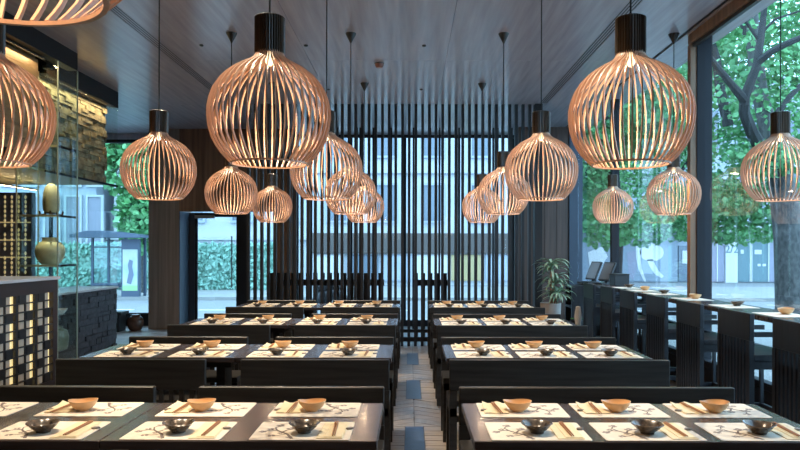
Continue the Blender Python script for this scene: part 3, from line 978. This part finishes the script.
# bottle rack in the kitchen behind the showcase
t = thing('bottle_rack', 'dark rack wall glittering with small pale bottles behind the showcase', 'rack', (-6.9, 10.9, 0))
MB().box(-1.4, .92, 0, .12, 0, 2.38).build('rack_back', 'facade_violet_dark', t)
q = MB()
rb = random.Random(8)
for i in range(21):
    for j in range(20):
        x = -1.33 + i * .108; z = .9 + j * .074
        if rb.random() < .06: continue
        q.prism([(x - .016, z), (x, z - .03), (x + .016, z), (x, z + .03)], 'y', -.02, 0)
o = q.build('bottle_ends', 'bottle_dots_glow', t); o['kind'] = 'stuff'
for z in (.98, 1.35, 1.62, 1.9):
    MB().box(-1.4, .92, -.05, -.02, z, z + .015).build('rack_rail', 'bottle_dots_glow', t)
# low bench and urn by the street window
t = thing('low_bench', 'low dark wooden bench by street window', 'bench', (-5.48, 12.55, 0))
MB().bev(-.34, .30, -.18, .18, .30, .36, .004).build('seat', 'black_wood', t)
for s in (-1, 1):
    MB().box(s * .2 - .05, s * .2 + .05, -.15, .15, 0, .30).build('leg', 'black_wood', t)
pot('brown_urn', 'urn_brown', [(.0, 0), (.09, 0), (.12, .04), (.15, .13), (.14, .21), (.10, .26), (.085, .27), (.09, .295), (.075, .295), (.0, .25)], -5.02, 12.62, 0, 'glossy brown ceramic urn between low bench and wood column', 'urn')

# smoke detector
t = thing('smoke_detector', 'small reddish smoke detector on the ceiling', 'detector', (-.375, 8.32, CEIL - .055))
MB().lathe([(.0, 0), (.035, 0), (.05, .02), (.055, .045), (.055, .055), (.0, .055)], 18).build('detector_body', 'smoke_red', t, True)
MB().lathe([(.058, .045), (.06, .055), (.0, .055)], 18).build('detector_base', 'canopy_dark', t, True)

# recessed spotlights over the tables
def spot(x, y, tx, ty, label, pw):
    t = thing('ceiling_spotlight', label, 'spotlight', (x, y, CEIL - .012), group='small recessed ceiling spotlights')
    MB().lathe([(.018, 0), (.022, 0), (.022, .012), (.018, .012), (.018, 0)], 16, close=False).build('trim_ring', 'canopy_dark', t, True)
    ld = bpy.data.lights.new('spot_light', 'SPOT')
    ld.energy = pw; ld.color = (1.0, .84, .62); ld.spot_size = math.radians(42); ld.spot_blend = .7; ld.shadow_soft_size = .018
    o = link('spot_light', ld, t, (0, 0, -.01))
    dv = Vector((tx - x, ty - y, TH - (CEIL - .02)))
    o.rotation_euler = dv.to_track_quat('-Z', 'Y').to_euler()
for k in range(4):
    y = TABY[k]
    spot(.15, y + .45, .95, y, 'tiny ceiling spotlight aimed at window-side table, %s' % RW[k], SPOT_W)
    spot(-1.15, y + .45, -.70, y, 'tiny ceiling spotlight aimed at aisle table, showcase side, %s' % RW[k], SPOT_W)
    spot(-2.3, y + .45, -1.75, y, 'tiny ceiling spotlight aimed at wall table, showcase side, %s' % RW[k], SPOT_W)
for k in range(3):
    spot(2.4, TABY[k + 1] + .9, 2.82, TABY[k + 1] + .6, 'tiny ceiling spotlight aimed at the window counter, level with %s' % RW[k + 1], SPOT_W * .25)

# ================================================================== outside
tag(MB().box(-45, 60, 3.3 - 20, 120, GZ - .2, GZ).build('ground_street', 'road'), None, None, None, 'structure')
def outbox(name, m, x0, x1, y0, y1, z0, z1, kind='structure'):
    o = Bx(name, m, x0, x1, y0, y1, z0, z1); o['kind'] = kind; return o
outbox('ground_pavement', 'pavement', -30, 40, 13.7, 17.5, GZ, GZ + .12)
outbox('ground_pavement_side', 'pavement', 3.35, 9.2, -10, 13.7, GZ, GZ + .12)
outbox('ground_pavement_far', 'pavement', -40, 50, 25.0, 33, GZ, GZ + .12)
for i in range(7):
    o = Bx('road_marking', 'road_mark', -19.0 + i * 4.2, -16.8 + i * 4.2, 20.9, 21.05, GZ, GZ + .01)
    tag(o, 'white painted dash on the road outside', 'road marking', 'white road dashes')

# leaves
def leaf_cloud(q, n, c, r, size, rg, flat=0.0):
    cx, cy, cz = c
    for _ in range(n):
        while True:
            u, v, w = rg.uniform(-1, 1), rg.uniform(-1, 1), rg.uniform(-1, 1)
            if u * u + v * v + w * w <= 1: break
        x, y, z = cx + u * r[0], cy + v * r[1], cz + w * r[2]
        s = size * rg.uniform(.6, 1.25)
        a = Vector((rg.gauss(0, 1), rg.gauss(0, 1), rg.gauss(0, .6))).normalized()
        b = a.cross(Vector((rg.gauss(0, 1), rg.gauss(0, 1), rg.gauss(0, 1)))).normalized()
        nrm = a.cross(b)
        P = Vector((x, y, z))
        q.add([P - a * s * .55, P - b * s * .42 - a * s * .05, P + a * s * .6 + nrm * s * .12, P + b * s * .42 - a * s * .05], [(0, 1, 2), (0, 2, 3)])

def tree(name, label, base, trunk, rt, branches, clouds, leaf_n, size, seed, bark='bark', group='street trees'):
    rg = random.Random(seed)
    t = thing(name, label, 'tree', base, group=group)
    bx, by, bz = base
    loc = lambda p: (p[0] - bx, p[1] - by, p[2] - bz)
    MB().tube([loc(p) for p in trunk], rt, 12).build('trunk', bark, t, True)
    for pts, rr in branches:
        MB().tube([loc(p) for p in pts], rr, 8).build('branch', 'bark_dark', t, True)
    q = MB()
    for c_, r_, f_ in clouds:
        leaf_cloud(q, int(leaf_n * f_), loc(c_), r_, size, rg)
    me = bpy.data.meshes.new('foliage'); me.from_pydata(q.v, [], q.f); me.materials.append(M['leaf_tree']); me.update()
    o = link('foliage', me, t); o['kind'] = 'stuff'
    return t
P = px
# big plane tree whose speckled trunk stands close to the glass
Yt = 12.0
tr = [P(792, 340, Yt), P(791, 300, Yt), P(789, 240, Yt), P(783, 190, Yt), P(772, 140, Yt), P(761, 100, Yt), P(755, 60, Yt), P(751, 10, Yt), P(748, -60, Yt)]
tr[0] = (tr[0][0], Yt, GZ + .12)
br = [([P(783, 192, 12.0), P(766, 158, 11.7), P(751, 130, 11.4), P(744, 112, 11.2), P(744, 97, 11.1), P(756, 66, 11), P(760, 40, 11), P(763, 15, 11), P(767, -25, 11)], [.12, .11, .10, .09, .085, .07, .06, .05, .03]),
      ([P(744, 99, 11.1), P(733, 86, 10.9), P(718, 68, 10.8), P(706, 52, 10.7)], [.075, .06, .05, .04]),
      ([P(757, 62, 11), P(772, 50, 10.8), P(788, 42, 10.7), P(812, 32, 10.6)], [.065, .055, .05, .04]),
      ([P(759, 40, 11), P(746, 22, 11), P(728, 14, 11)], [.03, .025, .012]), ([P(761, 32, 11), P(775, 18, 11), P(800, 10, 11)], [.025, .02, .012]),
      ([P(728, 125, 12.6), P(720, 90, 12.6), P(716, 60, 12.6), P(712, 40, 12.7)], [.10, .09, .08, .05]),
      ([P(755, 60, Yt), P(742, 20, 12.3), P(727, -20, 12.6)], [.09, .06, .04]), ([P(768, 125, Yt), P(790, 95, 12.3), P(815, 70, 12.5)], [.07, .05, .03])]
cl = [(P(745, 30, 13.6), (1.9, 1.0, 1.3), 1.0), (P(795, 120, 13.6), (1.5, 1.0, 1.5), .9), (P(728, 115, 13.8), (1.0, .9, 1.2), .6),
      (P(722, 195, 13.9), (.9, .7, .55), .5), (P(762, 200, 13.8), (1.0, .7, .45), .4), (P(735, 230, 14.3), (1.0, .6, .32), .35), (P(790, 40, 13.4), (1.2, .8, 1.2), .6), (P(712, 30, 12.9), (.7, .4, .9), .25), (P(765, 158, 11.6), (.7, .35, .35), .22), (P(755, 70, 11.7), (1.0, .3, 1.1), .16)]
tree('plane_tree', 'broad tree with thick speckled grey trunk close to the glass', tr[0], tr, [.27, .25, .24, .22, .17, .13, .12, .10, .07], br, cl, 2300, .115, 1)
for i, (xp, yb_, Yp, lab, cls) in enumerate((
    (614, 330, 16.0, 'leafy street tree behind the pane beside the touch terminals', [(600, 120, 1.0), (640, 90, 1.1), (585, 175, .6), (605, 225, .55), (660, 130, .8), (630, 60, .8)]),
    (702, 330, 20.0, 'leafy street tree behind the wood-trimmed mullion', [(668, 90, 1.1), (675, 150, .8), (660, 200, .7), (645, 228, .55), (680, 222, .6), (695, 40, 1.0), (640, 160, .7)]),
    (573, 330, 24.5, 'far leafy street tree seen past the corner post', [(588, 130, 1.0), (610, 180, .9), (590, 210, .8), (625, 120, 1.0), (600, 60, 1.2)]))):
    b = (P(xp, 250, Yp)[0], Yp, GZ + .1)
    tr = [b, (b[0] + .1, Yp, 2.0), (b[0] - .1, Yp, 4.5), (b[0], Yp, 7.5)]
    cl = [(P(a_, c_, Yp + R.uniform(-.8, .8)), (1.25 * f_, 1.0, 1.0 * f_), f_ * .55) for a_, c_, f_ in cls]
    brs = [([tr[2], P(cls[j][0], cls[j][1], Yp)], [.07, .03]) for j in range(3)]
    tree('street_tree', lab, b, tr, [.14, .13, .11, .06], brs, cl, 2300, .15, 20 + i, 'bark_dark')
# tree beyond the hedge, seen in the street window
b = (P(137, 250, 27)[0], 27.6, GZ)
tree('street_tree', 'green tree rising beyond the bus shelter, beside the wood column', b, [b, (b[0], 27.6, 3), (b[0], 27.6, 6)], [.15, .13, .08], [],
     [(P(138, 160, 27.6), (1.7, 1.2, 1.8), 1.0), (P(143, 215, 27.6), (1.1, 1, 1.6), .8), (P(120, 140, 27.6), (1.4, 1, 1.2), .7)], 1500, .3, 41)

# hedge
t = thing('clipped_hedge', 'long clipped green hedge across the street', 'hedge', (-10, 29.5, GZ))
MB().box(-16, 4.7, .25, 1.0, 0, 2.05).build('hedge_core', 'leaf_hedge_hazy', t)
q = MB(); rg = random.Random(5)
for _ in range(9000):
    x, z = rg.uniform(-15, 4.8), rg.uniform(.0, 2.12)
    y = rg.uniform(0, .3)
    s = rg.uniform(.07, .15)
    a = Vector((rg.gauss(0, 1), rg.gauss(0, .5), rg.gauss(0, 1))).normalized(); bb = a.cross(Vector((rg.gauss(0, .6), 1, rg.gauss(0, .6)))).normalized()
    p_ = Vector((x, y, z))
    q.add([p_ - a * s, p_ - bb * s * .6, p_ + a * s, p_ + bb * s * .6], [(0, 1, 2, 3)])
me = bpy.data.meshes.new('hedge_leaves'); me.from_pydata(q.v, [], q.f); me.materials.append(M['leaf_hedge_hazy']); me.update()
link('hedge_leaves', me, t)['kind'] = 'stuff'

# bus shelter
t = thing('bus_shelter', 'glass bus shelter with peaked dark roof and poster panel', 'bus shelter', (-10.75, 25.2, GZ + .12))
s_ = 25.2 / F
hw = 1.05
MB().prism([(-1.35, 2.14), (1.15, 2.14), (1.15, 2.24), (.0, 2.38), (-.75, 2.38), (-1.35, 2.24)], 'y', -.7, .6).build('roof', 'shelter_metal', t)
for x in (-1.02, -.42, .22, .92):
    MB().box(x - .04, x + .04, .35, .43, 0, 2.14).build('post', 'shelter_metal', t)
for xa, xb in ((-.98, -.46), (-.38, .18)):
    MB().box(xa, xb, .38, .39, .35, 2.0).build('glass_panel', 'shelter_glass', t)
MB().box(-1.02, .22, .36, .42, .32, .40).build('rail', 'shelter_metal', t)
MB().box(-1.02, .22, .36, .42, 1.78, 1.83).build('rail', 'shelter_metal', t)
MB().box(-.9, .1, -.02, .3, .42, .48).build('seat', 'shelter_metal', t)
pb = MB().box(.26, .90, -.12, .06, .0, 2.1).build('poster_case', 'shelter_metal', t)
MB().box(.31, .85, -.135, -.12, .22, 1.72).build('poster_sheet', 'poster', pb)
MB().prism([(.46, .5), (.62, .45), (.72, .8), (.66, 1.1), (.69, 1.3), (.56, 1.36), (.5, 1.15), (.54, .9)], 'y', -.14, -.135).build('poster_figure', 'poster_dark', pb)
MB().box(.31, .85, -.141, -.135, .22, .42).build('poster_footer', 'poster_green', pb)

# parked motorcycle glimpsed through the screen
t = thing('parked_scooter', 'dark scooter parked outside behind the slat screen', 'scooter', (-1.55, 16.2, GZ + .12))
for s in (-1, 1):
    q = MB()
    n = 24
    ringp = [(.26 * math.cos(2 * PI * i / n), .26 * math.sin(2 * PI * i / n)) for i in range(n + 1)]
    q.tube([(s * .58 + a, 0, .3 + b_) for a, b_ in ringp], .05, 8)
    q.build('wheel', 'bike_dark', t, True)
MB().tube([(-.6, 0, .35), (-.5, 0, .62), (-.15, 0, .70), (.1, 0, .45), (.35, 0, .45)], [.10, .17, .16, .12, .10], 10).build('body', 'bike_dark', t, True)
MB().tube([(-.7, 0, .80), (-.35, 0, .88), (-.02, 0, .80)], [.09, .12, .07], 10).build('saddle', 'bike_dark', t, True)
MB().tube([(.58, 0, .3), (.45, 0, .75), (.36, 0, 1.05)], .05, 8).build('front_column', 'bike_dark', t, True)
MB().tube([(.32, -.33, 1.08), (.36, 0, 1.03), (.32, .33, 1.08)], .025, 8).build('handlebar', 'bike_dark', t, True)

# buildings
def building(name, label, x0, x1, y, z1, m, wins, depth=6):
    t = thing(name, label, 'building', ((x0 + x1) / 2, y, GZ))
    cx = (x0 + x1) / 2
    MB().box(x0 - cx, x1 - cx, .12, depth, 0, z1 - GZ).build('wall', m, t)
    cache = {}
    for (xa, xb, za, zb, fm, gm) in wins:
        key = (round(xb - xa, 3), round(zb - za, 3), fm, gm)
        w_, h_ = xb - xa, zb - za
        if key not in cache:
            fr = MB()
            e = min(.12, w_ * .12)
            fr.box(0, w_, 0, .14, 0, e).box(0, w_, 0, .14, h_ - e, h_).box(0, e, 0, .14, e, h_ - e).box(w_ - e, w_, 0, .14, e, h_ - e)
            cache[key] = (fr.mesh('window', fm), MB().box(e, w_ - e, .06, .11, e, h_ - e).mesh('pane', gm))
        a, b_ = cache[key]
        o = link('window', a, t, (xa - cx, 0, za - GZ))
        link('pane', b_, o)
    return t
# white classical house seen through the door and screen
wins = []
for r_ in range(3):
    for i in range(9):
        wins.append((-14.4 + i * 2.5, -13.2 + i * 2.5, 2.9 + r_ * 3.4, 5.0 + r_ * 3.4, 'facade_grey', 'window_dark'))
h1 = building('white_house', 'white rendered house with rows of tall windows across the street', -15.5, 7.6, 36, 13, 'facade_white', wins)
for z in (2.35, 5.85, 9.2):
    MB().box(-11.9, 11.9, -.05, .12, z, z + .22).build('cornice', 'facade_white', h1)
mat('fascia_brown', (0.10, 0.085, 0.08), 0.5)
MB().box(-1.2, 11.5, -.12, .12, 1.66, 2.72).build('shop_fascia', 'fascia_brown', h1)
for i in range(7):
    MB().box(-1.1 + i * 1.8, .5 + i * 1.8, .0, .13, .25, 1.6).build('shop_bay', ['panel_white', 'window_dark', 'facade_grey', 'panel_white', 'window_warm', 'facade_grey', 'panel_white'][i], h1)
wins = []
for i in range(14):
    wins.append((-31 + i * 1.1, -30.1 + i * 1.1, 1.6, 4.3, 'facade_white', 'facade_violet'))
    wins.append((-31 + i * 1.1, -30.1 + i * 1.1, 4.7, 7.4, 'facade_white', 'facade_violet'))
building('panelled_building', 'modern building with violet panels and white uprights behind the hedge', -31.5, -16.2, 35.5, 11, 'facade_grey', wins)
# shop front on the window side
t = thing('shop_front', 'pale shop front with glazed doors across the side street', 'building', (17, 40, GZ))
MB().box(-9.2, 14, .2, 6, 0, 12).build('wall', 'facade_grey', t)
MB().box(-9.2, 14, -.6, .2, 2.9, 3.3).build('canopy', 'facade_white', t)
sh = 40 / F
def bay(x0p, x1p, y0p, y1p, m, name='panel', d=.0):
    a, b_ = P(x0p, y1p, 40), P(x1p, y0p, 40)
    return MB().box(a[0] - 17, b_[0] - 17, .05 - d, .22, max(0, a[2] - GZ), b_[2] - GZ).build(name, m, t)
bay(711, 725, 225, 281, 'facade_violet')
wp = bay(725.5, 737.5, 236, 282, 'panel_white', 'white_panel', .08)
bay(738, 750, 228, 281, 'facade_teal'); bay(752, 769, 228, 281, 'facade_teal', 'glazed_door'); bay(770, 777, 228, 281, 'facade_violet')
bay(779, 830, 228, 281, 'facade_teal')
for a_ in (711, 717.5, 750.5, 752, 769, 778): bay(a_ - .5, a_ + .5, 225, 281, 'panel_white', 'mullion', .04)
bay(755, 762, 249, 253.5, 'panel_white', 'notice', .02); bay(741, 744, 249, 253, 'panel_white', 'notice', .02)
bay(758, 761, 263, 265.5, 'panel_white', 'notice', .02); bay(763, 766, 263, 265.5, 'panel_white', 'notice', .02)
bay(679, 690, 245, 281, 'window_dark'); bay(682.5, 689, 250, 263, 'panel_white', 'notice', .04)
bay(617, 678, 232, 281, 'mural_blue', 'mural_panel'); bay(560, 616, 232, 281, 'mural_blue', 'mural_panel')
# pale swooping shapes on the mural
def shape(pts, m='panel_white', name='mural_shape'):
    q = [P(a_, b_, 40) for a_, b_ in pts]
    MB().prism([(p_[0] - 17, p_[2] - GZ) for p_ in q], 'y', .03, .06).build(name, m, t)
shape([(627, 252), (636, 250), (637, 268), (634, 279), (629, 276)], 'facade_violet')
shape([(636, 244), (642, 243), (641, 258), (642, 268), (646.5, 281), (644.5, 281), (638.5, 268), (636.5, 258)])
shape([(652 + 12 * math.cos(i * PI / 8), 252 + 9 * math.sin(i * PI / 8)) for i in range(16)])
shape([(647, 259), (653, 258.5), (658.5, 270), (664, 275.5), (662, 277.5), (655.5, 274), (650, 266)])
shape([(588, 252), (602, 246), (608, 256), (600, 268), (590, 266)])
# lettering on the white panel
cu = bpy.data.curves.new('lettering_curve', 'FONT'); cu.body = '2/2'; cu.size = .62; cu.extrude = .01; cu.align_x = 'CENTER'
tmp = bpy.data.objects.new('lettering_curve', cu); COL.objects.link(tmp)
me = bpy.data.meshes.new_from_object(tmp.evaluated_get(bpy.context.evaluated_depsgraph_get()))
bpy.data.objects.remove(tmp)
me.materials.clear(); me.materials.append(M['facade_teal'])
o = link('lettering', me)
p_ = P(731.5, 252, 40)
o.location = (p_[0] - 17, -.05, p_[2] - GZ); o.rotation_euler = (PI / 2, 0, 0); o.parent = t
# upper-floor windows of the shop building
for i in range(8):
    for r_ in range(2):
        MB().box(-8.6 + i * 2.7, -7.2 + i * 2.7, .1, .22, 4.2 + r_ * 3.6, 6.4 + r_ * 3.6).build('window', 'window_dark', t)
